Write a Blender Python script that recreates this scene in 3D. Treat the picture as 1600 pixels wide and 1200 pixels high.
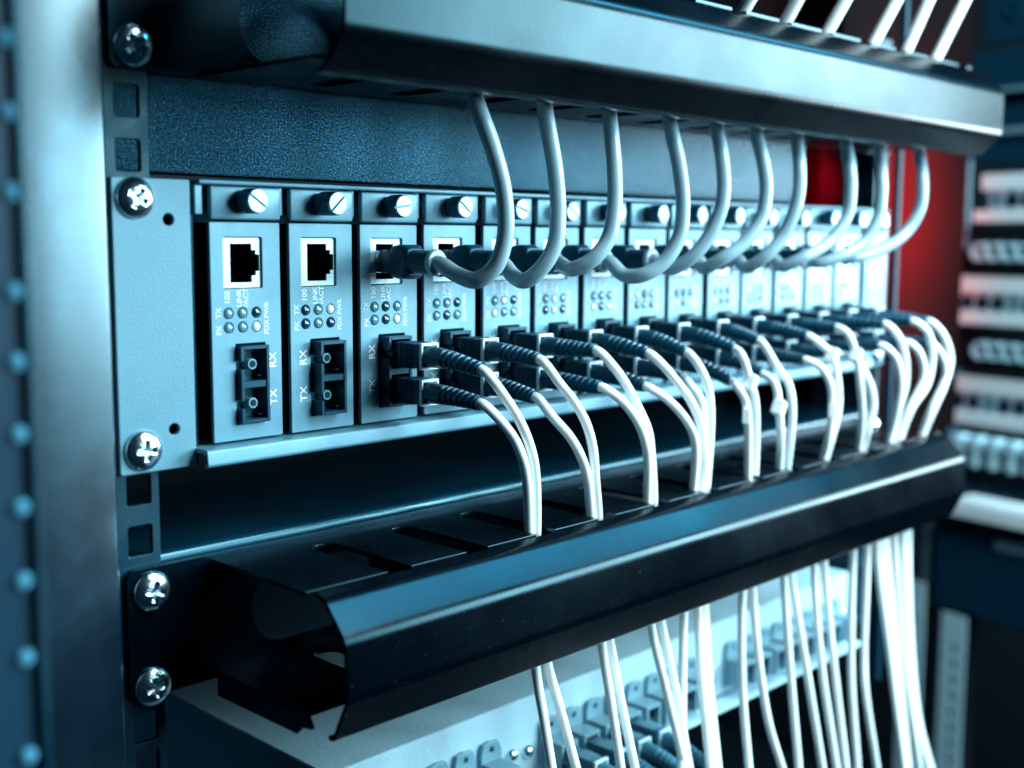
import bpy, bmesh, math, random
from mathutils import Vector, Matrix

random.seed(7)
S = 0.001                      # everything below is written in millimetres
scene = bpy.context.scene
for o in list(bpy.data.objects):
    bpy.data.objects.remove(o, do_unlink=True)
col = scene.collection

# ------------------------------------------------------------------ camera
F_PX, CAM = 1876.33, Vector((-173.0, -332.56, 26.77))
YAW, PITCH, ROLL = 0.8006, -0.1207, 0.0055
_f = Vector((math.sin(YAW)*math.cos(PITCH), math.cos(YAW)*math.cos(PITCH), math.sin(PITCH)))
_r = Vector((math.cos(YAW), -math.sin(YAW), 0)); _u = _r.cross(_f)
_c, _s = math.cos(ROLL), math.sin(ROLL)
R_, U_ = _c*_r + _s*_u, -_s*_r + _c*_u
cam_data = bpy.data.cameras.new('camera')
cam = bpy.data.objects.new('camera', cam_data); col.objects.link(cam)
cam.matrix_world = Matrix(((R_.x, U_.x, -_f.x, CAM.x*S), (R_.y, U_.y, -_f.y, CAM.y*S),
                           (R_.z, U_.z, -_f.z, CAM.z*S), (0, 0, 0, 1)))
cam_data.sensor_width = 36.0
cam_data.lens = F_PX/1600*36.0
cam_data.clip_start, cam_data.clip_end = 0.01, 50.0
cam_data.dof.use_dof = True
cam_data.dof.focus_distance = 0.415
cam_data.dof.aperture_fstop = 6.5
scene.camera = cam

# ------------------------------------------------------------------ world, lamps, exposure
world = bpy.data.worlds.new('World'); scene.world = world; world.use_nodes = True
bg = world.node_tree.nodes['Background']
bg.inputs[0].default_value = (0.02, 0.30, 0.62, 1); bg.inputs[1].default_value = 0.03

def area(name, loc, target, sx, sy, power, color):
    l = bpy.data.lights.new(name, 'AREA'); l.shape = 'RECTANGLE'
    l.size, l.size_y, l.energy, l.color = sx*S, sy*S, power, color
    o = bpy.data.objects.new(name, l); col.objects.link(o)
    o.location = Vector(loc)*S
    o.rotation_euler = (Vector(target)-Vector(loc)).to_track_quat('-Z', 'Y').to_euler()
    return o
area('key_lamp', (1190, -800, 270), (300, 0, 20), 640, 430, 19.5, (0.60, 0.90, 1.0))
area('key_softbox', (925, -980, 340), (360, 0, 80), 1150, 220, 8.0, (0.52, 0.87, 1.0))
area('key_strip', (930, -980, 95), (330, 0, 20), 340, 270, 4.5, (0.55, 0.88, 1.0))
area('key_strip', (440, -980, 95), (250, 0, 20), 190, 270, 2.4, (0.5, 0.86, 1.0))
area('side_softbox', (960, -310, 5), (420, 0, 0), 300, 110, 2.6, (0.76, 0.93, 1.0))
area('cover_reflection_fill', (2000, -900, 370), (450, 0, 80), 1300, 270, 1.8, (0.6, 0.9, 1.0))  # added panel whose reflection brightens the right half of the upper cover
area('ceiling_lamp', (1250, -500, 850), (1250, -500, 0), 1450, 260, 19, (0.10, 0.62, 1.0))
area('far_rack_fill', (420, -520, 480), (900, 100, -60), 400, 400, 11, (0.74, 0.95, 1.0))  # added fill that brightens the far rack's white panels
def spot(name, loc, target, power, cone, color):
    l = bpy.data.lights.new(name, 'SPOT'); l.energy, l.color, l.spot_size, l.spot_blend, l.shadow_soft_size = power, color, math.radians(cone), 1.0, 0.004
    o = bpy.data.objects.new(name, l); col.objects.link(o); o.location = Vector(loc)*S
    o.rotation_euler = (Vector(target)-Vector(loc)).to_track_quat('-Z', 'Y').to_euler()
spot('red_flare_spot', (640, -15, 48), (644, 72, 46), 26.0, 130, (1.0, 0.0, 0.004))  # added red spot imitating lens flare haze on the wall behind
spot('red_flare_spot', (450, 30, 62), (470, 72, 58), 1.2, 140, (1.0, 0.0, 0.004))  # second added flare spot, for the gap past the blanking panel

scene.view_settings.view_transform = 'Standard'
scene.view_settings.look = 'None'
scene.view_settings.exposure = 0.14
scene.view_settings.gamma = 1.0
scene.view_settings.use_curve_mapping = False
scene.render.engine = 'CYCLES'

# ------------------------------------------------------------------ materials
def mat(name, base, rough=0.5, metal=0.0, spec=0.5, tint=None, noise=None, bump=None, dust=0.0, wear=None, coat=0.0, trans=0.0, flake=False, coat_ior=None):
    """noise=(scale, amount) colour mottling; bump=(scale, strength); dust=density of pale specks; wear=(scale, roughness spread)"""
    m = bpy.data.materials.new(name); m.use_nodes = True
    nt = m.node_tree; b = nt.nodes['Principled BSDF']
    b.inputs['Base Color'].default_value = (*base, 1)
    b.inputs['Roughness'].default_value = rough
    b.inputs['Metallic'].default_value = metal
    b.inputs['Specular IOR Level'].default_value = spec
    if tint: b.inputs['Specular Tint'].default_value = (*tint, 1)
    if coat: b.inputs['Coat Weight'].default_value = coat
    if coat_ior: b.inputs['Coat IOR'].default_value = coat_ior; b.inputs['Coat Roughness'].default_value = rough; b.inputs['Coat Tint'].default_value = (0.6, 0.9, 1, 1)
    if trans: b.inputs['Transmission Weight'].default_value = trans
    tc = nt.nodes.new('ShaderNodeTexCoord'); out = tc.outputs['Object']
    def nz(scale, detail=4.0, rgh=0.6):
        n = nt.nodes.new('ShaderNodeTexNoise'); n.inputs['Scale'].default_value = scale
        n.inputs['Detail'].default_value = detail; n.inputs['Roughness'].default_value = rgh
        nt.links.new(out, n.inputs['Vector']); return n
    colour = None
    if noise:
        n = nz(noise[0]); mr = nt.nodes.new('ShaderNodeMapRange')
        mr.inputs['From Min'].default_value = 0.3; mr.inputs['From Max'].default_value = 0.7
        mr.inputs['To Min'].default_value = 1-noise[1]; mr.inputs['To Max'].default_value = 1+noise[1]
        nt.links.new(n.outputs['Fac'], mr.inputs['Value'])
        mx = nt.nodes.new('ShaderNodeMix'); mx.data_type = 'RGBA'; mx.blend_type = 'MULTIPLY'; mx.inputs['Factor'].default_value = 1
        mx.inputs['A'].default_value = (*base, 1); nt.links.new(mr.outputs['Result'], mx.inputs['B'])
        colour = mx.outputs['Result']
    if flake:
        n = nz(1500.0, 2.0, 0.9); mr = nt.nodes.new('ShaderNodeMapRange')
        mr.inputs['From Min'].default_value = 0.45; mr.inputs['From Max'].default_value = 0.62
        nt.links.new(n.outputs['Fac'], mr.inputs['Value'])
        mx = nt.nodes.new('ShaderNodeMix'); mx.data_type = 'RGBA'
        nt.links.new(mr.outputs['Result'], mx.inputs['Factor'])
        mx.inputs['A'].default_value = tuple(c*0.25 for c in base)+(1,); mx.inputs['B'].default_value = tuple(c*3.2 for c in base)+(1,)
        colour = mx.outputs['Result']
    if dust:
        n = nz(2300.0, 1.0); mr = nt.nodes.new('ShaderNodeMapRange')
        mr.inputs['From Min'].default_value = 0.80-dust*0.1; mr.inputs['From Max'].default_value = 0.84-dust*0.1
        nt.links.new(n.outputs['Fac'], mr.inputs['Value'])
        mx = nt.nodes.new('ShaderNodeMix'); mx.data_type = 'RGBA'
        nt.links.new(mr.outputs['Result'], mx.inputs['Factor'])
        if colour: nt.links.new(colour, mx.inputs['A'])
        else: mx.inputs['A'].default_value = (*base, 1)
        mx.inputs['B'].default_value = (0.10, 0.26, 0.34, 1)
        colour = mx.outputs['Result']
    if colour: nt.links.new(colour, b.inputs['Base Color'])
    if wear:
        n = nz(wear[0], 5.0); mr = nt.nodes.new('ShaderNodeMapRange')
        mr.inputs['From Min'].default_value = 0.3; mr.inputs['From Max'].default_value = 0.7
        mr.inputs['To Min'].default_value = max(0.05, rough-wear[1]); mr.inputs['To Max'].default_value = rough+wear[1]
        nt.links.new(n.outputs['Fac'], mr.inputs['Value']); nt.links.new(mr.outputs['Result'], b.inputs['Roughness'])
    if bump:
        n = nz(bump[0], 3.0); bp = nt.nodes.new('ShaderNodeBump')
        bp.inputs['Strength'].default_value = bump[1]; bp.inputs['Distance'].default_value = 0.0006
        nt.links.new(n.outputs['Fac'], bp.inputs['Height']); nt.links.new(bp.outputs['Normal'], b.inputs['Normal'])
    return m

M = {
 'panel': mat('blue_grey_panel_paint', (0.125, 0.295, 0.385), 0.40, 0.15, 0.5, None, (60, 0.09), (1500, 0.12), 0.12, (40, 0.10)),
 'ear': mat('satin_ear_paint', (0.118, 0.275, 0.355), 0.45, 0.12, 0.5, None, (30, 0.10), (1200, 0.16), 0.12, (30, 0.10)),
 'black': mat('black_powder_coat', (0.0002, 0.0022, 0.005), 0.27, 0.0, 0.32, (0.2, 0.68, 1), (25, 0.3), (900, 0.04), 0.35, (25, 0.08)),
 'grain': mat('grainy_powder_coat', (0.006, 0.030, 0.046), 0.25, 0.9, 0.5, None, None, (2000, 0.3), 0.0, (30, 0.06), flake=True),
 'cover': mat('satin_black_cover', (0.0001, 0.0012, 0.003), 0.26, 0.0, 0.22, (0.35, 0.82, 1), None, (700, 0.05), 0.35, (9, 0.10)),
 'rail': mat('dull_rail_steel', (0.004, 0.026, 0.044), 0.42, 0.0, 0.4, (0.5, 0.88, 1), (80, 0.35), (600, 0.15), 0.3, (60, 0.15)),
 'post': mat('glossy_post_paint', (0.0003, 0.012, 0.025), 0.33, 0.0, 0.85, (0.5, 0.88, 1), (45, 0.3), (350, 0.08), 0.2, (50, 0.12), 1.0, coat_ior=1.74),
 'frame': mat('blue_frame_steel', (0.0005, 0.03, 0.06), 0.5, 0.0, 0.3),
 'plug': mat('pale_plug', (0.08, 0.27, 0.38), 0.9, 0.0, 0.1),  # brightness of the light behind the frame holes, put into the colour
 'chrome': mat('chrome_steel', (0.70, 0.84, 0.90), 0.20, 1.0, 0.5, None, (300, 0.12), (900, 0.15)),
 'nickel': mat('bright_nickel', (0.42, 0.58, 0.66), 0.36, 0.4, 0.5, None, (500, 0.10)),
 'knurl':   mat('knurled_dark_steel', (0.03, 0.12, 0.18), 0.35, 0.6),
 'shield': mat('port_shield_metal', (0.52, 0.68, 0.76), 0.35, 0.4, 0.5, None, (900, 0.16)),
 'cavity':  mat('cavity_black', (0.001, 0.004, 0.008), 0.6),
 'plastic': mat('dark_blue_plastic', (0.0015, 0.020, 0.040), 0.33, 0.0, 0.5, (0.5, 0.85, 1), (200, 0.15)),
 'boot': mat('rubber_boot', (0.005, 0.052, 0.090), 0.33, 0.0, 0.5, (0.6, 0.9, 1), (200, 0.12)),
 'rim':     mat('connector_rim', (0.70, 0.86, 0.92), 0.4),
 'adapter': mat('fibre_adapter_plastic', (0.004, 0.045, 0.08), 0.3, 0.0, 0.5, (0.6, 0.9, 1)),
 'sleeve': mat('white_ceramic', (0.22, 0.42, 0.50), 0.18),
 'clear': mat('clear_polycarbonate', (0.10, 0.20, 0.26), 0.06, 0.0, 0.6, None, None, None, 0, None, 1.0, 0.5),
 'white': mat('white_cable_jacket', (0.95, 0.96, 0.95), 0.42, 0.0, 0.45, None, (40, 0.04)),
 'grey': mat('grey_cable_jacket', (0.31, 0.46, 0.53), 0.27, 0.0, 0.75, None, (35, 0.08)),
 'print':   mat('white_print', (0.85, 0.94, 0.97), 0.6),
 'led_pale': mat('led_pale_lens', (0.13, 0.30, 0.38), 0.10, 0.0, 0.6, None, None, None, 0, None, 1.0),
 'led_dark': mat('led_dark_lens', (0.004, 0.045, 0.08), 0.10, 0.0, 0.6, None, None, None, 0, None, 1.0),
 'led_white': mat('led_white_lens', (0.85, 0.94, 0.97), 0.12, 0.0, 0.6, None, None, None, 0, None, 1.0),
 'lwhite': mat('white_enamel', (0.56, 0.79, 0.88), 0.38, 0.0, 0.5, None, (20, 0.04), (500, 0.3), 0.1, (25, 0.08)),
 'lgrey': mat('grey_adapter', (0.20, 0.38, 0.46), 0.35),
 'far': mat('dark_cabinet', (0.002, 0.008, 0.013), 0.6),
 'comb': mat('dull_black_comb', (0.0001, 0.0018, 0.004), 0.3, 0.0, 0.4, (0.3, 0.75, 1), (25, 0.3), None, 0.4, (25, 0.08)),
 'shelf': mat('glossy_navy_shelf', (0.0015, 0.022, 0.040), 0.22, 0.0, 0.6, (0.4, 0.84, 1), (12, 0.4), (500, 0.04), 0.4, (14, 0.08)),
 'backdrop': mat('red_tinted_backdrop', (0.0028, 0.0007, 0.001), 0.8, 0.0, 0.03),  # red-biased base colour strengthens the added red glow
 'farpale': mat('far_pale_metal', (0.42, 0.66, 0.76), 0.5),
 'lplug': mat('grey_blue_plug', (0.05, 0.17, 0.24), 0.35),
 'farblue': mat('far_blue_metal', (0.13, 0.27, 0.34), 0.5, 0.1),
 'farwhite': mat('far_white_metal', (0.80, 0.90, 0.94), 0.5),
}

# ------------------------------------------------------------------ helpers
def back(px, py, plane, val):
    d = R_*((px-800)/F_PX) + U_*((600-py)/F_PX) + _f
    k = 'XYZ'.index(plane); t = (val-CAM[k])/d[k]
    return CAM + d*t

def finish(bm, name, angle=35):
    bmesh.ops.scale(bm, vec=(S, S, S), verts=bm.verts)
    bmesh.ops.recalc_face_normals(bm, faces=bm.faces)
    me = bpy.data.meshes.new(name); bm.to_mesh(me); bm.free()
    if angle is not None:
        for f in me.polygons: f.use_smooth = True
        me.set_sharp_from_angle(angle=math.radians(angle))
    return me

def link(name, me, m, parent=None, loc=None, rot=None):
    o = bpy.data.objects.new(name, me); col.objects.link(o)
    if m and not me.materials: me.materials.append(M[m])
    if parent: o.parent = parent
    if loc is not None: o.location = Vector(loc)*S
    if rot is not None: o.rotation_euler = rot
    return o

def add_box(bm, a, b, bev=0.0, seg=2):
    a, b = Vector(a), Vector(b)
    r = bmesh.ops.create_cube(bm, size=1.0)
    vs = r['verts']
    c, d = (a+b)/2, b-a
    for v in vs: v.co = Vector((c.x+v.co.x*d.x, c.y+v.co.y*d.y, c.z+v.co.z*d.z))
    if bev:
        es = list({e for v in vs for e in v.link_edges})
        bmesh.ops.bevel(bm, geom=es, offset=bev, segments=seg, profile=0.5, affect='EDGES')

def boxes(name, lst, bev=0.0, seg=2):
    bm = bmesh.new()
    for a, b in lst: add_box(bm, a, b, bev, seg)
    return finish(bm, name, 20)

def extrude_x(name, prof, x0, x1, closed=True):
    """closed (y,z) outline pushed along x"""
    bm = bmesh.new(); n = len(prof)
    A = [bm.verts.new((x0, y, z)) for y, z in prof]; B = [bm.verts.new((x1, y, z)) for y, z in prof]
    for i in range(n): bm.faces.new((A[i], A[(i+1) % n], B[(i+1) % n], B[i]))
    bm.faces.new(A); bm.faces.new(B[::-1])
    return finish(bm, name)

def fillet(pts, rad, n=10):
    out = [Vector(pts[0])]
    for i in range(1, len(pts)-1):
        p, a, b = Vector(pts[i]), Vector(pts[i-1]), Vector(pts[i+1])
        u, v = (a-p).normalized(), (b-p).normalized()
        th = u.angle(v); t = min(rad/math.tan(th/2), (a-p).length*.48, (b-p).length*.48)
        s, e = p+u*t, p+v*t
        for k in range(n+1):
            q = k/n; out.append((1-q)**2*s + 2*q*(1-q)*p + q*q*e)
    out.append(Vector(pts[-1])); return out

def sheet_profile(pts, th, rad):
    """thick bent sheet: polyline (y,z) with rounded bends, thickness to the right-hand side"""
    P = fillet([Vector((a, b, 0)) for a, b in pts], rad); inner = []
    for i, q in enumerate(P):
        d = (P[min(i+1, len(P)-1)]-P[max(i-1, 0)]).normalized()
        inner.append(q+Vector((-d.y, d.x, 0))*th)
    return [(v.x, v.y) for v in P] + [(v.x, v.y) for v in reversed(inner)]

def plate(name, outer, holes, th, plane='XZ', off=0.0, bev=0.0):
    """flat plate with real holes. plane XZ: front at y=off, body towards +y. plane XY: top at z=off, body towards -z"""
    cu = bpy.data.curves.new('tmp', 'CURVE'); cu.dimensions = '2D'; cu.fill_mode = 'BOTH'
    cu.extrude = th/2-bev; cu.bevel_depth = bev; cu.bevel_resolution = 1; cu.offset = -bev
    for poly in [outer]+holes:
        sp = cu.splines.new('POLY'); sp.points.add(len(poly)-1); sp.use_cyclic_u = True
        for pt, (x, y) in zip(sp.points, poly): pt.co = (x, y, 0, 1)
    ob = bpy.data.objects.new('tmp', cu); col.objects.link(ob)
    me0 = bpy.data.meshes.new_from_object(ob)
    bpy.data.objects.remove(ob, do_unlink=True); bpy.data.curves.remove(cu)
    bm = bmesh.new(); bm.from_mesh(me0); bpy.data.meshes.remove(me0)
    bmesh.ops.remove_doubles(bm, verts=bm.verts, dist=1e-4)
    for v in bm.verts:
        x, y, z = v.co
        v.co = (x, off+th/2-z, y) if plane == 'XZ' else (x, y, off-th/2+z)
    return finish(bm, name, 8)

def rect(x0, z0, x1, z1, r=0.0, n=4):
    if r <= 0: return [(x0, z0), (x1, z0), (x1, z1), (x0, z1)]
    o = []
    for cx, cz, a in ((x1-r, z0+r, -90), (x1-r, z1-r, 0), (x0+r, z1-r, 90), (x0+r, z0+r, 180)):
        for k in range(n+1):
            t = math.radians(a+90*k/n); o.append((cx+r*math.cos(t), cz+r*math.sin(t)))
    return o
def circ(cx, cz, r, n=20, sx=1.0): return [(cx+sx*r*math.cos(2*math.pi*k/n), cz+r*math.sin(2*math.pi*k/n)) for k in range(n)]

def smooth_path(pts, step=1.2):
    """Catmull-Rom through pts (Vectors), evenly resampled"""
    P = [pts[0]*2-pts[1]]+list(pts)+[pts[-1]*2-pts[-2]]; out = []
    for i in range(1, len(P)-2):
        p0, p1, p2, p3 = P[i-1:i+3]
        t0 = 0; t1 = max(1e-4, (p1-p0).length)**.5; t2 = t1+max(1e-4, (p2-p1).length)**.5; t3 = t2+max(1e-4, (p3-p2).length)**.5
        n = max(2, int((p2-p1).length/step))
        for k in range(n):
            t = t1+(t2-t1)*k/n
            a1 = (t1-t)/(t1-t0)*p0+(t-t0)/(t1-t0)*p1; a2 = (t2-t)/(t2-t1)*p1+(t-t1)/(t2-t1)*p2; a3 = (t3-t)/(t3-t2)*p2+(t-t2)/(t3-t2)*p3
            b1 = (t2-t)/(t2-t0)*a1+(t-t0)/(t2-t0)*a2; b2 = (t3-t)/(t3-t1)*a2+(t-t1)/(t3-t1)*a3
            out.append((t2-t)/(t2-t1)*b1+(t-t1)/(t2-t1)*b2)
    out.append(Vector(pts[-1])); return out

def tube(name, path, rad, sides=14, cap=True):
    """rad: number or function of (i, arc length, total)"""
    bm = bmesh.new(); rings = []
    n = len(path); L = [0.0]
    for i in range(1, n): L.append(L[-1]+(path[i]-path[i-1]).length)
    t = (path[1]-path[0]).normalized(); nrm = t.cross(Vector((0, 0, 1)))
    if nrm.length < .1: nrm = t.cross(Vector((1, 0, 0)))
    nrm.normalize()
    for i in range(n):
        d = (path[min(i+1, n-1)]-path[max(i-1, 0)]).normalized()
        nrm = (nrm-d*nrm.dot(d)).normalized(); bn = d.cross(nrm)
        r = rad(i, L[i], L[-1]) if callable(rad) else rad
        rings.append([bm.verts.new(path[i]+(nrm*math.cos(2*math.pi*k/sides)+bn*math.sin(2*math.pi*k/sides))*r) for k in range(sides)])
    for i in range(n-1):
        for k in range(sides):
            bm.faces.new((rings[i][k], rings[i][(k+1) % sides], rings[i+1][(k+1) % sides], rings[i+1][k]))
    if cap: bm.faces.new(rings[0][::-1]); bm.faces.new(rings[-1])
    return finish(bm, name, 50)

def lathe_y(name, prof, sides=28, wob=None, angle=35):
    """(y, r) profile turned about the local y axis"""
    bm = bmesh.new(); rings = []
    for y, r in prof:
        if r < 1e-5: rings.append([bm.verts.new((0, y, 0))])
        else: rings.append([bm.verts.new((r*math.cos(2*math.pi*k/sides), y, r*math.sin(2*math.pi*k/sides))) for k in range(sides)])
    for a, b in zip(rings, rings[1:]):
        for k in range(sides):
            k2 = (k+1) % sides
            q = ([a[k]] if len(a) == 1 else [a[k], a[k2]]) + ([b[0]] if len(b) == 1 else [b[k2], b[k]])
            bm.faces.new(q)
    return finish(bm, name, angle)

def thing(name, label, cat, loc=(0, 0, 0), group=None, rotz=0.0):
    o = bpy.data.objects.new(name, None); col.objects.link(o); o.empty_display_size = 0.01
    o.location = Vector(loc)*S; o.rotation_euler = (0, 0, rotz)
    o['label'] = label; o['category'] = cat
    if group: o['group'] = group
    return o
def tag(o, label, cat, group=None):
    o['label'] = label; o['category'] = cat
    if group: o['group'] = group
    return o
def structure(o): o['kind'] = 'structure'; return o
ORD = ['first', 'second', 'third', 'fourth', 'fifth', 'sixth', 'seventh', 'eighth', 'ninth', 'tenth', 'eleventh', 'twelfth', 'thirteenth', 'fourteenth']

_text = {}
def text_mesh(word, size):
    """flat printed word standing in the XZ plane, read upwards, facing -y, centred on the origin"""
    key = (word, size)
    if key not in _text:
        cu = bpy.data.curves.new('tmp', 'FONT'); cu.body = word; cu.size = size; cu.align_x = 'CENTER'; cu.align_y = 'CENTER'; cu.resolution_u = 2
        cu.offset = size*0.016
        ob = bpy.data.objects.new('tmp', cu); col.objects.link(ob)
        me = bpy.data.meshes.new_from_object(ob); bpy.data.objects.remove(ob, do_unlink=True); bpy.data.curves.remove(cu)
        for v in me.vertices:
            x, y, z = v.co; v.co = (-y*S, 0, x*S)
        me.materials.clear(); me.materials.append(M['print']); me.name = 'lettering'
        _text[key] = me
    return _text[key]

# --- rack screw: domed chrome head with a pressed cross recess
def screw_mesh(r=6.2, h=3.0):
    bm = bmesh.new(); nr, ns = 18, 56; rings = []
    for i in range(nr+1):
        q = i/nr; ring = []
        for k in range(ns):
            a = 2*math.pi*k/ns; x, z = r*q*math.cos(a), r*q*math.sin(a)
            y = -h*math.sqrt(max(0, 1-(q*.97)**2))
            w = 0.8
            arm = max(min((w-abs(x))/.35, (3.3-abs(z))/.9), min((w-abs(z))/.35, (3.3-abs(x))/.9))
            arm = max(0, min(1, arm)); y += arm*(1.5-0.25*math.hypot(x, z))
            ring.append(bm.verts.new((x, y, z)) if i else None)
        if i == 0: ring = [bm.verts.new((0, -h+1.5, 0))]
        rings.append(ring)
    rim = [bm.verts.new((v.co.x, 0.4, v.co.z)) for v in rings[-1]]; rings.append(rim)
    for a, b in zip(rings, rings[1:]):
        for k in range(ns):
            k2 = (k+1) % ns
            bm.faces.new([a[0], b[k2], b[k]] if len(a) == 1 else [a[k], a[k2], b[k2], b[k]])
    return finish(bm, 'screw', 60)
SCREW = screw_mesh(); SCREW.materials.append(M['chrome'])
def screw(parent, x, y, z, turn=0.0):
    return link('screw', SCREW, None, parent, (x, y, z), (0, turn, 0))

# ================================================================== setting
structure(link('cabinet_back', boxes('cabinet_back', [((-600, 1500, -900), (2200, 1520, 1100))]), 'far'))
structure(link('cabinet_floor', boxes('cabinet_floor', [((-600, -300, -925), (2200, 1500, -905))]), 'far'))
structure(link('rear_liner', boxes('rear_liner', [((3, 62, -140), (430, 65, -80))]), 'frame'))
structure(link('cabinet_side', boxes('cabinet_side', [((1700, -500, -900), (1720, 1500, 900))]), 'far'))

# ================================================================== rack uprights
EIA = [-171.45, -155.575, -139.7, -127.0, -111.125, -95.25, -82.55, -66.675, -50.8, -38.1, -22.225, -6.35, 6.35, 22.225, 38.1, 50.8, 66.675, 82.55, 95.25, 111.125, 127.0]
def rail(x0, sgn, label):
    t = thing('mounting_rail', label, 'rack rail', (x0, 0, -200), 'mounting rails of the rack')
    hx = 7.6*sgn
    xs = sorted((0.2*sgn, 14.4*sgn))
    holes = [rect(hx-4.1, z+200-4.75, hx+4.1, z+200+4.75, 0.9) for z in EIA]
    link('perforated_flange', plate('rail_flange', rect(xs[0], 0, xs[1], 340), holes, 2.0, 'XZ', 2.3, 0.25), 'rail', t)
    xw = sorted((0.2*sgn, 2.2*sgn))
    link('rear_flange', boxes('rear_flange', [((xw[0], 4.4, 0), (xw[1], 45, 340))], 0.2), 'rail', t)
    return t
rail(0, 1, 'dull steel mounting rail with square holes beside the pale galvanised post')
rail(482.6, -1, 'mounting rail behind the far chassis ear, beside the red glow')

t = thing('rack_post', 'broad pale galvanised rack post with a rounded edge, beside the chassis ear', 'post', (-14, 0, -200))
link('post_body', boxes('post_body', [((-14, -1.2, 0), (13.4, 70, 340))], 2.2, 4), 'post', t)
link('post_groove', boxes('post_groove', [((12.9, 2.5, 1), (14.1, 40, 339))]), 'cavity', t)

t = thing('cabinet_frame', 'blurred dark blue cabinet frame strip with a row of round pale plugs', 'frame', (-80, -105, -200))
link('frame_strip', boxes('frame_strip', [((-22, 0, 0), (8.0, 3, 340))], 0.8), 'frame', t)
link('frame_ridge', boxes('frame_ridge', [((6.4, -1.5, 0), (8.4, 0.0, 340))], 0.6), 'rail', t)
plug = lathe_y('plug', [(0, 1.7), (-0.7, 1.7), (-1.0, 1.3), (-1.1, 0)], 20); plug.materials.append(M['plug'])  # pale discs painted in place of holes with light showing through
for py in (60, 175, 300, 455, 565, 678, 792, 907, 1027, 1180):
    q = back(18+(py-300)*.0285, py, 'Y', -105)
    link('plug', plug, None, t, (q.x+80, 0, q.z+200))

t = thing('right_post', 'black rack post beyond the far chassis ear, lit red', 'post', (492, 0, -250), None)
link('post_body', boxes('rpost', [((-8, 34, 0), (10, 60, 480))], 1.0), 'backdrop', t)
link('edge_strip', boxes('rstrip', [((22, 10, 0), (25.0, 14, 480))], 0.5), 'frame', t)
link('side_panel', boxes('rside', [((10.2, 60, 0), (30, 64, 480))], 0.5), 'black', t)

tag(link('glow_backdrop', boxes('glow_backdrop', [((-165, 0, 0), (150, 4, 440))], .8), 'backdrop', None, (600, 72, -120)),  # wall added only to catch the red flare light
    'dark partition added to carry the red glow behind the far cable loops', 'panel')

# ================================================================== chassis
ch = thing('converter_chassis', 'blue grey two unit converter chassis with drilled mounting ears holding fourteen modules', 'chassis', (241.3, 0, -45))
def CL(me, name, m, par=ch): return link(name, me, m, par, (-241.3, 0, 45))
def holes_ear(xh): return [circ(xh, 31.9, 1.85), circ(xh, -32.8, 1.85)]
earL = CL(plate('mounting_ear', rect(0.6, -45.2, 26.6, 44.2, 0.6, 2), holes_ear(19.0), 2.0, 'XZ', 0.0, 0.3), 'mounting_ear', 'ear')
earR = CL(plate('mounting_ear', rect(456, -45.2, 482.0, 44.2, 0.6, 2), holes_ear(463.6), 2.0, 'XZ', 0.0, 0.3), 'mounting_ear', 'ear')
CL(boxes('top_rim', [((29.2, -1.2, 43.0), (455.6, 3.0, 44.5))], 0.55, 3), 'top_rim', 'panel')
CL(extrude_x('bottom_lip', sheet_profile([(14, -39.7), (-6.8, -39.7), (-7.4, -44.9), (-5.2, -45.6)], 1.4, 1.2), 26.4, 456.4), 'bottom_lip', 'panel')
CL(boxes('shell', [((27.0, 2.2, -45.0), (28.6, 220, 44.0)), ((454.0, 2.2, -45.0), (455.6, 220, 44.0)), ((28.6, 3.1, 42.9), (454.0, 220, 44.0)),
                   ((28.6, 14.2, -45.0), (454.0, 220, -43.9)), ((28.6, 45, -43.9), (454.0, 46.5, 42.9))]), 'shell', 'black')
for i in range(-1, 14):
    x = 33+30*i
    CL(boxes('rim_tooth', [((x+25.6, 0.9, 33.6), (x+28.6, 2.6, 42.95))], 0.5), 'rim_tooth', 'panel')
screw(ch, 8.0-241.3, -0.1, 38.1+45, 0.5); screw(ch, 8.2-241.3, -0.1, -38.1+45, 0.05)
screw(ch, 474.0-241.3, -0.1, 38.1+45, 0.8); screw(ch, 474.0-241.3, -0.1, -38.1+45, 0.2)
for x, z in ((7.2, -0.1),): pass

# ================================================================== modules
W = 26.4
RJ = (4.9, 10.2, 19.4, 26.6)       # panel opening for the jack
def rj_hole(): # stepped jack mouth, latch side towards +x
    return [(7.9, 12.1), (16.0, 12.1), (16.0, 14.3), (17.6, 14.3), (17.6, 15.7), (18.9, 15.7), (18.9, 21.1), (17.6, 21.1), (17.6, 22.5), (16.0, 22.5), (16.0, 24.6), (7.9, 24.6)]
def face(scx0, scx1):
    holes = [rect(*RJ, 0.5, 2), rect(scx0, -34.0, scx1, -7.6)]
    holes += [circ(x, z, 1.8, 20) for x in (6.3, 11.5, 16.8) for z in (2.3, -2.3)]
    return plate('faceplate', rect(0, -39.0, W, 31.4, 0.5, 2), holes, 1.6, 'XZ', 0.0, 0.25)
FACE_A, FACE_B = face(8.7, 20.0), face(8.2, 20.3)
SIDES = boxes('module_side', [((0.3, 1.7, -38.7), (1.5, 40, 31.2))])
BRACKET = boxes('bracket', [((0, -1.0, 32.1), (W, 1.4, 42.6))], 0.9, 3)
SHIELD = plate('port_shield', rect(5.1, 10.5, 19.3, 26.4, 0.4, 2), [rj_hole()], 0.8, 'XZ', 0.9)
RJCAV = boxes('port_cavity', [((5.2, 14, 10.6), (19.2, 15, 26.3)), ((5.2, 1.8, 10.6), (6.6, 14, 26.3)), ((18.95, 1.8, 10.6), (19.2, 14, 26.3)), ((6.6, 1.8, 10.6), (18.9, 14, 11.6)), ((6.6, 1.8, 25.3), (18.9, 14, 26.3))])
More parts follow.
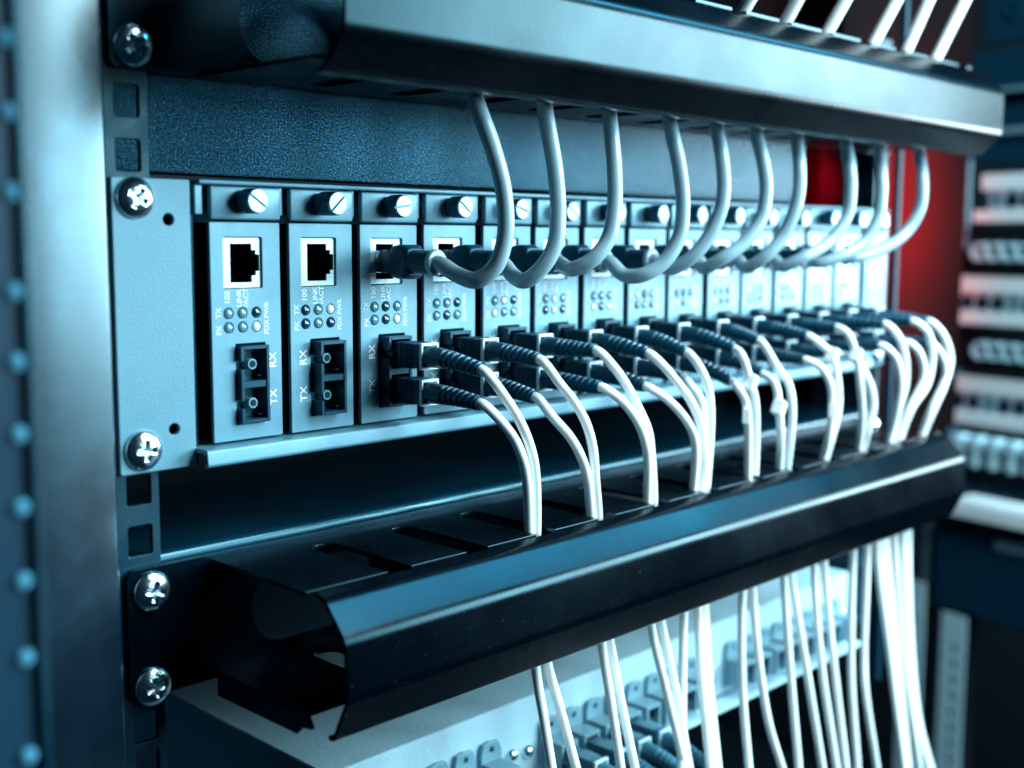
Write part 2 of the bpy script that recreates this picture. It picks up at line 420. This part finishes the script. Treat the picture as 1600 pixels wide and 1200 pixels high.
RJPINS = boxes('contact_pins', [((7.2, 4.5, 13.6+k*1.27), (8.2, 11, 13.95+k*1.27)) for k in range(8)])
def sc_housing(prot):
    y0 = -prot; L = []
    x0, x1 = 9.0, 19.9
    kz = (-14.4, -27.2)
    w = 1.15
    L += [((x1-w, y0, -33.4), (x1, 4, -8.2))]                                        # right wall
    L += [((x0+w, y0, -9.35), (x1-w, 4, -8.2)), ((x0+w, y0, -33.4), (x1-w, 4, -32.25)), ((x0+w, y0+0.4, -21.9), (x1-w, 4, -19.7))]
    for a, b in ((-33.4, kz[1]-1.3), (kz[1]+1.3, kz[0]-1.3), (kz[0]+1.3, -8.2)): L += [((x0, y0, a), (x0+w, 4, b))]
    L += [((x0+w, 3, -32.2), (x1-w, 4, -9.4))]
    L += [((x0+w, y0+2.2, z-4.2), (x0+w+2.0, 3, z-3.7)) for z in kz] + [((x1-w-2, y0+2.2, z-4.2), (x1-w, 3, z-3.7)) for z in kz]
    return boxes('adapter_housing', L, 0.12, 1)
SC_A, SC_B = sc_housing(2.6), sc_housing(4.8)
SLEEVE = lathe_y('ferrule_sleeve', [(3.0, 1.75), (-0.6, 1.75), (-0.75, 1.6), (-0.75, 1.25), (2.0, 1.25), (2.0, 0.0)], 24); SLEEVE.materials.append(M['sleeve'])
LED = lathe_y('led', [(1.2, 1.65)] + [(-0.95*math.sin(a)+0.35, 1.65*math.cos(a)) for a in [math.pi/2*k/7 for k in range(7)]] + [(-0.6, 0)], 20)
LEDS = []
for k in ('led_pale', 'led_dark', 'led_white'):
    m = LED.copy(); m.materials.append(M[k]); LEDS.append(m)
def knurl_mesh(L):
    bm = bmesh.new(); n = 60; rows = []
    for y, r, kn in ((0, 3.4, 0), (-1.2, 3.4, 0), (-1.3, 3.8, 0), (-1.6, 4.0, 1), (-L+.5, 4.0, 1), (-L, 3.65, 0)):
        rows.append([bm.verts.new(((r-(.28 if kn and k % 2 else 0))*math.cos(2*math.pi*k/n), y, (r-(.28 if kn and k % 2 else 0))*math.sin(2*math.pi*k/n))) for k in range(n)])
    for a, b in zip(rows, rows[1:]):
        for k in range(n): bm.faces.new((a[k], a[(k+1) % n], b[(k+1) % n], b[k]))
    bm.faces.new(rows[-1])
    return finish(bm, 'thumbscrew', 20)
KNURL = {L: knurl_mesh(L) for L in (7.2, 9.0)}
def cap_mesh():
    bm = bmesh.new()
    for s in (1, -1):
        g = 0.38; a0 = math.asin(g/3.7); pts = []
        for k in range(17):
            a = a0+(math.pi-2*a0)*k/16; pts.append((3.7*math.cos(a), s*3.7*math.sin(a)))
        A = [bm.verts.new((x, 0.05, z)) for x, z in pts]; B = [bm.verts.new((x*.95, -0.85, g*s+(z-g*s)*.95)) for x, z in pts]
        for k in range(17): bm.faces.new((A[k], A[(k+1) % 17], B[(k+1) % 17], B[k]))
        bm.faces.new(B)
    return finish(bm, 'slotted_cap', 30)
CAP = cap_mesh(); CAP.materials.append(M['nickel'])
for me, m in ((FACE_A, 'panel'), (FACE_B, 'panel'), (SIDES, 'black'), (BRACKET, 'panel'), (SHIELD, 'shield'), (RJCAV, 'cavity'), (RJPINS, 'knurl'), (SC_A, 'adapter'), (SC_B, 'adapter'), (KNURL[7.2], 'knurl'), (KNURL[9.0], 'knurl')):
    me.materials.append(M[m])
LEDPAT = [(0, 0, 1, 0, 0, 2), (1, 0, 2, 1, 0, 1), (0, 1, 0, 0, 1, 2), (0, 0, 1, 0, 1, 0)]
TURN = [0.6, -0.75, -0.15, 0.65, 0.3, 0.65, -0.7, -0.5, -0.6, 0.2, 0.9, -0.2, 0.4, 0.1]
for i in range(14):
    if i == 0: lab = 'blue grey converter module with empty ports, next to the drilled ear, RX right of port'
    elif i == 1: lab = 'blue grey converter module with empty ports and RX left of its port'
    elif i >= 12: lab = '%s converter module from the drilled ear, fibre cables only, beside the far ear' % ORD[i]
    else: lab = '%s converter module from the drilled ear, with one network and two fibre cables' % ORD[i]
    mo = thing('converter_module', lab, 'network module', (33+30*i+random.uniform(-.25, .25), random.uniform(-.35, .25), -39+random.uniform(-.25, .2)), 'converter modules in the chassis')
    def P(name, me, x=0, y=0, z=0, rot=None, par=None): return link(name, me, None, par or mo, (x, y, z+(39 if par is None else 0)), rot)
    a = i == 0
    P('faceplate', FACE_A if a else FACE_B); P('module_side', SIDES); P('top_bracket', BRACKET)
    L = 9.0 if i == 1 else 7.2
    ts = P('thumbscrew', KNURL[L], 12.6+random.uniform(-.3, .3), -1.0, 38.0+random.uniform(-.25, .25))
    link('slotted_cap', CAP, None, ts, (0, -L, 0), (0, TURN[i], 0))
    sh = P('ethernet_port', SHIELD); link('port_cavity', RJCAV, None, sh); link('contact_pins', RJPINS, None, sh)
    for k, (x, z) in enumerate([(6.3, 2.3), (11.5, 2.3), (16.8, 2.3), (6.3, -2.3), (11.5, -2.3), (16.8, -2.3)]):
        P('led', LEDS[LEDPAT[i % 4][k] if i < 4 else random.choice((0, 0, 1, 1, 2))], x, 0, z)
    sc = P('fibre_adapter', SC_A if a else SC_B)
    for z in (-14.4, -27.2): link('ferrule_sleeve', SLEEVE, None, sc, (14.45, 0, z))
    for w, sz, x, z in (('100', 2.9, 6.0, 7.4), ('LINK', 2.7, 10.4, 7.2), ('/ACT', 2.7, 13.0, 7.3), ('TX', 2.6, 2.7, 2.6), ('FX', 2.6, 2.8, -2.9), ('FDX', 2.5, 20.7, -2.6), ('PWR', 2.5, 20.7, 3.0),
                        ('RX', 4.0, 22.9 if a else 5.2, -13.6), ('TX', 4.0, 22.9 if a else 5.2, -26.0)):
        P('lettering', text_mesh(w, sz), x, -0.04, z)

# ================================================================== cable managers
def comb(name, z, x0, x1, yb, yf, slots, w, root):
    """flange with slots open at the front; z = top face"""
    pts = [(x0, yb), (x0, yf)]
    for c in slots:
        pts += [(c-w/2, yf), (c-w/2, root)]
        for k in range(1, 8):
            a = math.pi-math.pi*k/8; pts.append((c+w/2*math.cos(a), root+w/2*math.sin(a)*.8))
        pts += [(c+w/2, root), (c+w/2, yf)]
    pts += [(x1, yf), (x1, yb)]
    return plate(name, pts, [], 1.4, 'XY', z, 0.2)
SL = [67+34*k for k in range(12)]
def manager(label, z0, z1, prof, ccx, screws, topcomb, botcomb, yf):
    t = thing('cable_manager', label, 'cable manager', (241.3, 0, z0), 'horizontal cable managers')
    def Q(name, me, m, par=None): return link(name, me, m, par or t, (-241.3, 0, -z0))
    ov = lambda a, b: rect(a, z0+6.6, b, z1-8.5, 12.5, 8)
    outer = rect(1.4, z0, 481.2, z1, 3.0, 4)
    Q('back_plate', plate('back_plate', outer, [ov(46, 98), ov(215, 267), ov(384, 436)], 1.6, 'XZ', 0.0, 0.2), 'black')
    Q('slotted_flange', comb('top_flange', topcomb, 31, 451.6, -0.05, yf, SL, 10, -13), 'comb')
    Q('slotted_flange', comb('bottom_flange', botcomb, 31, 451.6, -0.05, yf, SL, 10, -13), 'comb')
    cv = Q('cover', extrude_x('cover', sheet_profile(prof, 1.4, 7.0), *ccx), 'cover')
    for (x, z, tn) in screws: screw(t, x-241.3, -0.1, z-z0, tn)
    return t, Q, cv
low, QL, cvL = manager('black cable manager whose cover has the fibre cables hanging behind it, above the white panel', -116.6, -75.0,
    [(-52.5, -77.0), (-57.0, -78.3), (-66.2, -88.5), (-67.6, -106.0), (-60.4, -120.6), (-57.5, -120.9)], (33.6, 449), [(9.4, -82.55, .25), (8.8, -113.2, 1.4), (474, -82.5, .5), (474, -113.2, .1)], -76.6, -113.6, -51)
up, QU, cvU = manager('black cable manager with bright cover, grey network cables dropping below it', 75.4, 117.0,
    [(-58.0, 115.2), (-64.0, 113.0), (-74.0, 103.0), (-74.0, 81.5), (-64.0, 71.6), (-60.5, 71.0)], (30.0, 456), [(8.8, 82.3, .9), (8.8, 113.5, .1), (474, 82.5, .5), (474, 113.5, .2)], 116.6, 76.9, -58)
QL('latch_tab', boxes('latch_tab', [((34.6, -58.6, -77.6), (45.6, -56.2, -76.6))], .25), 'rail', cvL)
QL('latch_tab', boxes('latch_tab', [((35.0, -61.2, -121.9), (44.8, -58.8, -121.0))], .25), 'rail', cvL)
QU('latch_tab', boxes('latch_tab', [((30.8, -65.6, 70.2), (41.6, -63.4, 71.0))], .25), 'shield', cvU)
for Qf, zz, s in ((QL, -114.9, -1),):
    Qf('side_flange', extrude_x('side_flange', [(-3, zz), (-44, zz), (-51, zz+1.2), (-53.5, zz-3.0), (-49.5, zz-3.6), (-46.5, zz-6.4 if zz != -76.8 else zz-2), (-3, zz-6.4 if zz != -76.8 else zz-1.5)], 30.2, 31.6), 'shelf')  # lighter than the black manager: the lit look is put into its colour

# ================================================================== blanking panel and shelf
tag(link('blanking_panel', boxes('blanking_panel', [((-234, 0, 0), (172, 3, 92))], 1.2, 3), 'grain', None, (241.3, 15, 46.2)),
    'dark blanking panel with a coarse grainy finish above the converter chassis', 'panel')
tag(link('rack_shelf', extrude_x('rack_shelf', sheet_profile([(240, 0), (-1.5, 0), (-1.5, -8.0), (3, -8.4)], 1.2, 3.4), -234, 234), 'shelf', None, (241.3, 5.0, -72.0)),
    'dark metal shelf with a shiny rolled front edge under the converter chassis', 'shelf')

# ================================================================== white fibre panel at the bottom
ft = -164.5
fp = thing('fibre_patch_panel', 'white enamelled fibre panel with a row of grey adapters below the cable manager', 'patch panel', (264, 0, -205))
def QF(name, me, m=None, x=None, par=None, loc=(-264, 0, 205)): return link(name, me, m, par or fp, loc)
QF('housing', boxes('housing', [((76, 0, -204), (452, 190, ft))], 1.3, 3), 'lwhite')
QF('bottom_lip', boxes('panel_lip', [((76.5, -11, -205.6), (451.5, -0.1, -204.2))], .4), 'lwhite')
QF('mounting_bracket', boxes('bracket_left', [((0.6, -0.2, -204), (75.7, 1.8, -166))], .4), 'black')
AD_FL = plate('adapter_flange', [(-5.8, -9.5), (5.8, -9.5), (5.8, 8.6), (4.0, 12.6), (-1.0, 13.2), (-4.6, 12.6), (-5.8, 9.2)], [circ(0, 9.7, 1.3, 14)], 2.2, 'XZ', -2.25, .3); AD_FL.materials.append(M['lgrey'])
AD_B = boxes('adapter_body', [((-5.2, -13, 3.4), (5.2, -2.3, 4.9)), ((-5.2, -13, -8.9), (5.2, -2.3, -7.4)), ((-5.2, -13, -7.35), (-3.7, -2.3, 3.35)), ((3.7, -13, -7.35), (5.2, -2.3, 3.35)), ((-3.6, -4, -7.3), (3.6, -2.4, 3.3))], .2, 1); AD_B.materials.append(M['lgrey'])
AD_IN = boxes('adapter_latch', [((-3.2, -11, -2.6), (-2.6, -4.2, 1.8)), ((2.6, -11, -2.6), (3.2, -4.2, 1.8))]); AD_IN.materials.append(M['adapter'])
ADX = [113.5, 128, 142.4, 156.9, 193, 207.5, 222, 236.5, 251, 265.5, 280, 294.5, 331, 345.5, 360, 374.5, 389, 403.5, 418, 432.5]
for x in ADX:
    a = link('adapter', AD_FL, None, fp, (x-264, 0, 205-189.4)); link('adapter_body', AD_B, None, a); link('adapter_latch', AD_IN, None, a)
dome = lathe_y('dome', [(0.0, 3.0), (-0.9, 2.9), (-1.9, 2.2), (-2.5, 1.2), (-2.7, 0)], 24); dome.materials.append(M['chrome'])
for x, z in ((170.5, -187), (180.0, -188.2), (309, -187), (444, -187)): link('dome_screw', dome, None, fp, (x-264, -0.1, z+205))

# ================================================================== cables
HOUSE = None
def sc_plug_meshes():
    bm = bmesh.new(); add_box(bm, (-3.7, -13.5, -4.3), (3.7, 4.5, 4.3), .5, 2)
    for k in range(6): add_box(bm, (-3.95, -3.2-k*1.25, -4.55), (3.95, -2.6-k*1.25, 4.55), .15, 1)
    add_box(bm, (-4.9, -0.2, -0.9), (-3.6, 3.5, 0.9), .1, 1)
    h = finish(bm, 'plug_housing'); h.materials.append(M['plastic'])
    bm = bmesh.new()
    for a, b in (((-4.1, -14.6, 3.7), (4.1, -13.2, 4.7)), ((-4.1, -14.6, -4.7), (4.1, -13.2, -3.7)), ((-4.1, -14.6, -3.7), (-3.2, -13.2, 3.7)), ((3.2, -14.6, -3.7), (4.1, -13.2, 3.7))): add_box(bm, a, b, .15, 1)
    r = finish(bm, 'plug_rim'); r.materials.append(M['rim'])
    return h, r
PLUG, PRIM = sc_plug_meshes()
PLUG_P = PLUG.copy(); PLUG_P.materials.clear(); PLUG_P.materials.append(M['lplug'])
def boot_rad(r0, r1, n):
    def f(i, l, L):
        q = l/L; r = r0+(r1-r0)*q
        if q < .3: return r
        ph = (q-.3)/.7*n % 1.0
        return r-(0.6 if ph > .62 else 0.0)
    return f
def make_fibre(port, endpt, path, label, group, name='fibre_cable', rj=1.75, pale=False):
    """port: axis point on the face plane; plug axis runs along -y"""
    t = thing(name, label, 'fibre cable', (port.x, port.y-5, port.z), group)
    o = Vector((port.x, port.y-5, port.z))
    link('plug', PLUG_P if pale else PLUG, None, t, (0, -1.0, 0)); pl = t.children[-1] if t.children else None
    rim = link('plug_rim', PRIM, None, None, (0, 0, 0)); rim.parent = [c for c in t.children if c.name.startswith('plug')][0]
    b0 = Vector((0, -14.4, 0)); e = endpt-o
    mid = Vector((e.x*.25, b0.y+(e.y-b0.y)*.5, e.z*.25))
    bp = smooth_path([b0, mid, e], .35)
    link('boot', tube('boot', bp, boot_rad(3.9, 2.6, 7), 18), 'lplug' if pale else 'boot', t)
    d = (e-bp[-6]).normalized()
    cp = smooth_path([e-d*1.5, e+d*1.2]+[q-o for q in path], 1.6)
    link('jacket', tube('jacket', cp, rj, 14), 'white', t)
    return t
FIB = {
 2: ([(752, 578), (800, 637), (820, 675), (832, 712), (837, 750), (838, 842)],
     [(750, 630), (800, 680), (815, 712), (823, 750), (828, 845)]),
 3: ([(842, 562), (875, 600), (895, 625), (915, 660), (926, 700), (930, 750), (935, 817)],
     [(835, 620), (862, 650), (890, 682), (907, 712), (917, 745), (925, 820)]),
 4: ([(930, 548), (970, 588), (997, 637), (1012, 672), (1017, 705), (1021, 795)],
     [(938, 605), (970, 625), (995, 657), (1007, 687), (1012, 720), (1012, 796)]),
 5: ([(1012, 552), (1037, 572), (1060, 600), (1082, 632), (1095, 670), (1097, 712), (1092, 775)],
     [(1008, 603), (1040, 622), (1065, 647), (1082, 675), (1087, 705), (1083, 777)]),
 6: ([(1072, 550), (1092, 572), (1105, 600), (1110, 632), (1110, 675), (1103, 772)],
     [(1065, 590), (1077, 600), (1095, 625), (1100, 662), (1100, 712), (1098, 772)]),
 7: ([(1147, 545), (1160, 557), (1172, 597), (1180, 630), (1178, 755)],
     [(1142, 595), (1150, 602), (1162, 620), (1168, 650), (1169, 755)]),
 8: ([(1185, 532), (1215, 575), (1232, 600), (1238, 637), (1235, 687), (1229, 740)],
     [(1190, 583), (1211, 600), (1217, 637), (1220, 687), (1218, 742)]),
 9: ([(1262, 525), (1285, 540), (1300, 555), (1309, 597), (1310, 637), (1300, 682), (1289, 722)],
     [(1257, 562), (1280, 572), (1297, 600), (1300, 642), (1294, 687), (1285, 723)]),
 10: ([(1307, 512), (1325, 522), (1337, 555), (1344, 600), (1347, 650), (1342, 707)],
     [(1305, 552), (1335, 562), (1358, 597), (1365, 632), (1357, 670), (1348, 707)]),
 11: ([(1382, 507), (1407, 532), (1415, 562), (1415, 600), (1405, 637), (1391, 695)],
     [(1375, 540), (1400, 560), (1408, 597), (1402, 640), (1388, 696)]),
 12: ([(1425, 502), (1450, 520), (1457, 550), (1449, 600), (1425, 637), (1405, 692)],
     [(1415, 535), (1437, 552), (1443, 590), (1420, 640), (1400, 693)]),
 13: ([(1450, 502), (1475, 525), (1485, 562), (1476, 600), (1460, 637), (1440, 685)],
     [(1450, 535), (1470, 552), (1478, 585), (1455, 640), (1437, 686)]),
}
LOW = [[(837, 1042), (850, 1125), (862, 1200)],
 [(855, 1035), (875, 1107), (900, 1200)],
 [(940, 1002), (955, 1100), (970, 1200)],
 [(952, 997), (970, 1095), (992, 1200)],
 [(1017, 972), (1040, 1075), (1070, 1200)],
 [(1032, 967), (1052, 1060), (1077, 1200)],
 [(1069, 952), (1066, 1125), (1065, 1200)],
 [(1090, 943), (1095, 1050), (1109, 1200)],
 [(1098, 943), (1103, 1050), (1118, 1200)],
 [(1101, 940), (1107, 1050), (1122, 1200)],
 [(1160, 917), (1160, 1075), (1170, 1200)],
 [(1175, 912), (1185, 1025), (1200, 1125), (1222, 1200)],
 [(1224, 888), (1235, 1050), (1248, 1200)],
 [(1234, 885), (1257, 1025), (1285, 1200)],
 [(1272, 875), (1282, 1025), (1307, 1200)],
 [(1287, 870), (1300, 1012), (1322, 1200)],
 [(1333, 855), (1330, 1050), (1340, 1200)],
 [(1355, 848), (1350, 1025), (1352, 1075), (1370, 1200)],
 [(1370, 835), (1390, 1025), (1412, 1200)],
 [(1378, 833), (1395, 1025), (1414, 1200)],
 [(1385, 830), (1402, 1025), (1420, 1200)],
 [(1397, 825), (1412, 1025), (1437, 1200)],
 [(1412, 822), (1420, 1025), (1432, 1125), (1450, 1200)],
 [(1420, 820), (1425, 1025), (1436, 1125), (1455, 1200)]]
for i, (rx, tx) in FIB.items():
    for nm, px, z, lo in (('RX', rx, -14.4, LOW[2*i-4]), ('TX', tx, -27.2, LOW[2*i-3])):
        X = 33+30*i+14.45
        e = back(*px[0], 'X', X+2.0)
        n = len(px); path = []
        for k in range(1, n):
            q = k/(n-1)
            Y = e.y*(1-q)**2 + 2*q*(1-q)*(-60) + q*q*(-45)
            path.append(back(*px[k], 'Y', Y))
        m = len(lo)
        top = path[-1]; l0 = back(*lo[0], 'Y', -46)
        path += [top.lerp(l0, .5)+Vector((0, 0.5, 0))]
        for k in range(m): path.append(back(*lo[k], 'Y', -46-8*k/(m-1)))
        path.append(path[-1]*2-path[-2])
        ft_ = make_fibre(Vector((X, 0, z)), e, path, 'white fibre cable in the %s port of the %s module from the drilled ear' % (nm, ORD[i]), 'fibre cables of the converter modules')
        if (i, nm) in ((7, 'RX'), (8, 'TX'), (9, 'RX'), (10, 'RX')):
            o = Vector((X, -5, z)); q = path[1]-o
            link('cable_clip', boxes('cable_clip', [((-3.0, -2.6, -3.4), (3.0, 2.6, 3.4))], .7), 'white', ft_, q, (0.2, 0.35, 0.3))
        if (i, nm) in ((7, 'TX'), (9, 'TX')):
            o = Vector((X, -5, z)); q = path[2]-o
            link('tie_tail', boxes('tie_tail', [((-7.0, -1.2, -1.6), (2.4, 1.2, 1.6)), ((-7.4, -1.6, -3.0), (-5.6, 1.6, 3.4))], .3), 'white', ft_, q, (0, 0.1, 0.5))

# short fibre leads plugged into the white panel
for k, x in enumerate((193, 207.5, 222, 236.5)):
    port = Vector((x, -10.0, -191.3))
    e = Vector((x+2, -52, -195.5-k*.5))
    path = [Vector((x+5, -62, -203)), Vector((x+9, -66, -220)), Vector((x+12, -66, -260)), Vector((x+14, -64, -300))]
    make_fibre(port, e, path, 'white fibre lead in the %s grey adapter past the chrome dome screws' % ORD[k], 'fibre leads of the white panel', 'fibre_lead', pale=True)

# ------------------------------------------------------------------ network cables
NET = [
 [(716,430),(745,438),(773,418),(789,370),(787,300),(768,225),(742,150)],
 [(803,432),(822,438),(847,418),(866,385),(872,337),(868,270),(850,160)],
 [(885,419),(900,419),(925,406),(950,374),(960,325),(960,262),(952,175)],
 [(975,430),(1003,430),(1037,410),(1061,370),(1067,320),(1061,258),(1046,187)],
 [(1045,420),(1077,405),(1106,372),(1125,332),(1131,295),(1128,245),(1120,200)],
 [(1100,419),(1127,405),(1162,380),(1188,345),(1197,300),(1193,255),(1182,210)],
 [(1165,418),(1192,404),(1224,368),(1242,328),(1249,292),(1249,255),(1245,218)],
 [(1222,416),(1252,404),(1298,375),(1323,337),(1329,300),(1328,262),(1323,228)],
 [(1276,411),(1312,401),(1350,378),(1371,342),(1377,305),(1377,270),(1374,235)],
 [(1330,404),(1375,391),(1418,360),(1437,325),(1441,295),(1440,268),(1437,243)]]
bm = bmesh.new(); add_box(bm, (-5.8, -9.0, -4.1), (0.6, 3.0, 4.1), .3, 1); CLEARP = finish(bm, 'clear_plug'); CLEARP.materials.append(M['clear'])
bm = bmesh.new(); add_box(bm, (-5.6, -8.5, -3.6), (-0.2, -0.2, 3.6), .2, 1); CORE = finish(bm, 'plug_core'); CORE.materials.append(M['cavity'])
def net_boot():
    bm = bmesh.new()
    prof = [(-7.2, 4.6, 5.6), (-9.4, 4.9, 6.0), (-13.6, 4.9, 6.0), (-15.6, 3.9, 4.6)]; n = 32; rows = []
    for y, hx, hz in prof:
        rows.append([bm.verts.new((hx*math.copysign(abs(math.cos(a))**.4, math.cos(a)), y, hz*math.copysign(abs(math.sin(a))**.4, math.sin(a)))) for a in [2*math.pi*k/n for k in range(n)]])
    y = -15.6
    for k in range(7):
        for dy, r in ((0, 4.25), (-.95, 4.15), (-1.0, 3.5), (-1.35, 3.45)):
            rr = r-k*.04; rows.append([bm.verts.new((rr*math.cos(2*math.pi*j/n), y+dy, rr*math.sin(2*math.pi*j/n))) for j in range(n)])
        y -= 1.4
    rows.append([bm.verts.new((3.4*math.cos(2*math.pi*j/n), y-.3, 3.4*math.sin(2*math.pi*j/n))) for j in range(n)])
    for a, b in zip(rows, rows[1:]):
        for k in range(n): bm.faces.new((a[k], a[(k+1) % n], b[(k+1) % n], b[k]))
    bm.faces.new(rows[0]); bm.faces.new(rows[-1])
    return finish(bm, 'plug_boot', 40), y
NBOOT, yb = net_boot(); NBOOT.materials.append(M['boot'])
NRING = lathe_y('boot_ring', [(yb+.4, 3.2), (yb+.4, 4.3), (yb-.2, 4.55), (yb-1.3, 4.5), (yb-1.7, 4.1), (yb-1.7, 2.6)], 28); NRING.materials.append(M['boot'])
NRING_L = NRING.copy(); NRING_L.materials.clear(); NRING_L.materials.append(M['grey'])
for k, px in enumerate(NET):
    i = k+2; X = 33+30*i+12.2; Z = 18.4
    t = thing('network_cable', 'grey network cable in the %s module from the drilled ear, looping upwards' % ORD[i], 'network cable', (X, 0, Z), 'network cables of the converter modules')
    o = Vector((X, 0, Z))
    link('clear_plug', CLEARP, None, t, (2.4, 0, 0)); link('plug_core', CORE, None, t, (2.4, 0, 0))
    link('plug_boot', NBOOT, None, t); link('boot_ring', NRING_L if k in (0, 3, 4, 6) else NRING, None, t)
    path = [o+Vector((0, yb+2, 0)), o+Vector((0, yb-3.0, -0.6))]
    n = len(px)
    for j, q in enumerate(px):
        s = j/(n-1); Y = -35*(1-s)**2+2*s*(1-s)*(-62)+s*s*(-46)
        path.append(back(*q, 'Y', Y))
    path += [path[-1]+Vector((-1, 1, 14)), path[-1]+Vector((-1, 4, 34))]
    link('jacket', tube('jacket', smooth_path([p-o for p in path], 1.4), 2.85, 18), 'grey', t)

# cables leaving the top of the upper manager
TOPC = [((1160, 18), (1195, -40)), ((1225, 38), (1262, -30)), ((1290, 55), (1335, -25)), ((1360, 76), (1412, -20)), ((1412, 88), (1458, -15)), ((1458, 100), (1512, -8))]
for k, (a, b) in enumerate(TOPC):
    pa, pb = back(*a, 'Y', -52), back(*b, 'Y', -62)
    path = [pa+(pa-pb)*.55+Vector((0, 8, -4)), pa+(pa-pb)*.18, pa, pb, pb+(pb-pa)*.9]
    o = path[0].copy()
    c = link('rising_cable', tube('rising_cable', smooth_path([p-o for p in path], 2), 2.7, 14), 'white', None, o)
    tag(c, 'white cable rising above the bright cover, %s counting from the pale post' % ORD[k], 'network cable', 'cables rising from the upper manager')

# ================================================================== neighbouring rack far right
RZ = math.radians(-101); ORG = Vector((903, 137, 0))
def far(name, label, cat, z, group=None): return thing(name, label, cat, (ORG.x, ORG.y, z), group, RZ)
jack = lathe_y('port', [(1.0, 6.6), (-1.2, 6.6), (-1.2, 4.6), (2.0, 4.2), (2.0, 0)], 22)
jackd = jack.copy(); jackd.materials.append(M['frame']); jack.materials.append(M['farblue'])
FARP = [(64, 12, 'top'), (-27, -12, 'middle'), (-118, -16, 'bottom')]
names = {'top': 'white patch panel, topmost in the far blurred rack', 'middle': 'white patch panel between two rows of rings in the far rack', 'bottom': 'white patch panel lowest of the three in the far rack, above the cable row'}
for z, x0, nm in FARP:
    t = far('patch_panel', names[nm], 'patch panel', z-21, 'patch panels of the far rack')
    link('faceplate', boxes('far_face', [((x0, 0, 28), (260, 4, 43)), ((x0, -10, 0), (260, 4, 11)), ((x0+6, 3, 11), (260, 6, 28))], 1.0), 'farwhite', t)
    for k in range(13): link('port', jackd if (k+z) % 4 else jack, None, t, (x0+16+k*15.5, 0, 19.5))
for z, x0, nm in ((17, 6, 'upper'), (-71, 12, 'lower')):
    t = far('ring_panel', 'black panel with pale rings, the %s one in the far rack' % nm, 'cable panel', z-21, 'ring panels of the far rack')
    link('backing', boxes('ring_back', [((x0-20, 6, 0), (260, 9, 42))], .5), 'far', t)
    RING = lathe_y('ring', [(5, 8.2), (-8, 8.2), (-8, 5.6), (5, 5.6), (5, 8.2)], 22)
    for k in range(14): link('ring', RING, 'farpale', t, (x0+12+k*14.5, 0, 21))
t = far('cable_row', 'dark panel with a row of pale plugs hanging below the lowest white patch panel', 'cable panel', -205)
link('backing', boxes('row_back', [((-6, 6, 0), (260, 9, 60))], .5), 'far', t)
FPLUG = boxes('far_plug', [((-4, -12, 0), (4, 6, 22)), ((-6, -14, 16), (6, 4, 28))], 1.5)
for k in range(10): link('plug', FPLUG if True else boxes('far_plug', [((-4, -12, 0), (4, 6, 22)), ((-6, -14, 16), (6, 4, 28))], 1.5), 'farpale', t, (8+k*18, 0, 28))
for k in range(10):
    for r in (0, 1): link('dark_port', boxes('dark_port', [((-6, 2, 0), (6, 6, 9))], .5), 'frame', t, (10+k*19, 0, 2+r*13))
tag(link('cable_tray', boxes('cable_tray', [((0, -16, 0), (260, 30, 13))], 1.2), 'farwhite', None, (ORG.x, ORG.y, -224), (0, 0, RZ)), 'white tray edge under the dark ports of the far rack', 'tray')
t = far('server_unit', 'dark equipment box with a pale label in the far rack', 'server', -318)
link('case', boxes('case', [((-18, 0, 0), (260, 300, 88))], 2), 'frame', t)
link('label_plate', boxes('label_plate', [((46, -2, 68), (110, -.1, 78))], .4), 'farblue', t)
t = far('equipment_box', 'dark equipment boxes in the far rack above the topmost white patch panel', 'server', 96)
link('case', boxes('case2', [((-4, 8, 0), (260, 300, 52)), ((-14, 0, 58), (260, 300, 98))], 2), 'frame', t)
link('trim', boxes('trim', [((10, 2, 24), (260, 7.5, 30)), ((-6, -3, 60), (260, -.2, 64))], .5), 'farblue', t)
t = far('upper_patch_panel', 'pale panel with dark holes at the head of the far rack', 'patch panel', 200)
link('faceplate', boxes('far_face2', [((8, 0, 0), (260, 4, 46))], 1), 'frame', t)
for k in range(6): link('port', jackd, None, t, (36+k*24, -1, 24))
for x, zt, nm in ((-52, -300, 'slim'), (-6, -322, 'outer')):
    t = far('perforated_rail', 'pale perforated %s rail under the dark equipment box of the far rack' % nm, 'rack rail', -620, 'perforated rails of the far rack')
    hs = [circ(14, 12+k*15.875, 3.8, 12) for k in range(int((zt+600)/15.875))]
    link('flange', plate('far_rail', rect(0, 0, 26, zt+620), hs, 2, 'XZ', 0.0, .2), 'farpale', t, (x, 0, 0))
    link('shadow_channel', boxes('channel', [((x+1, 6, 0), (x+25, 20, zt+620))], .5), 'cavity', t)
t = far('perforated_rail', 'pale rail with two dark holes beside the topmost white patch panel of the far rack', 'rack rail', 40, 'perforated rails of the far rack')
link('flange', plate('far_rail2', rect(-34, -20, 0, 60), [circ(-10, 20+k*20, 5, 14) for k in range(2)], 3, 'XZ', 0.0, .3), 'farblue', t)
t = far('far_rack_post', 'thin blue grey upright at the edge of the far rack', 'post', -320)
link('upright', boxes('upright', [((-36, 8, 0), (-29, 30, 400))], 1), 'farblue', t)
link('channel', boxes('upright2', [((-28.8, 12, 0), (-18, 30, 400))], 1), 'frame', t)
for z in (70, 92, 122): link('bolt', dome, None, t, (-22, 10, z))
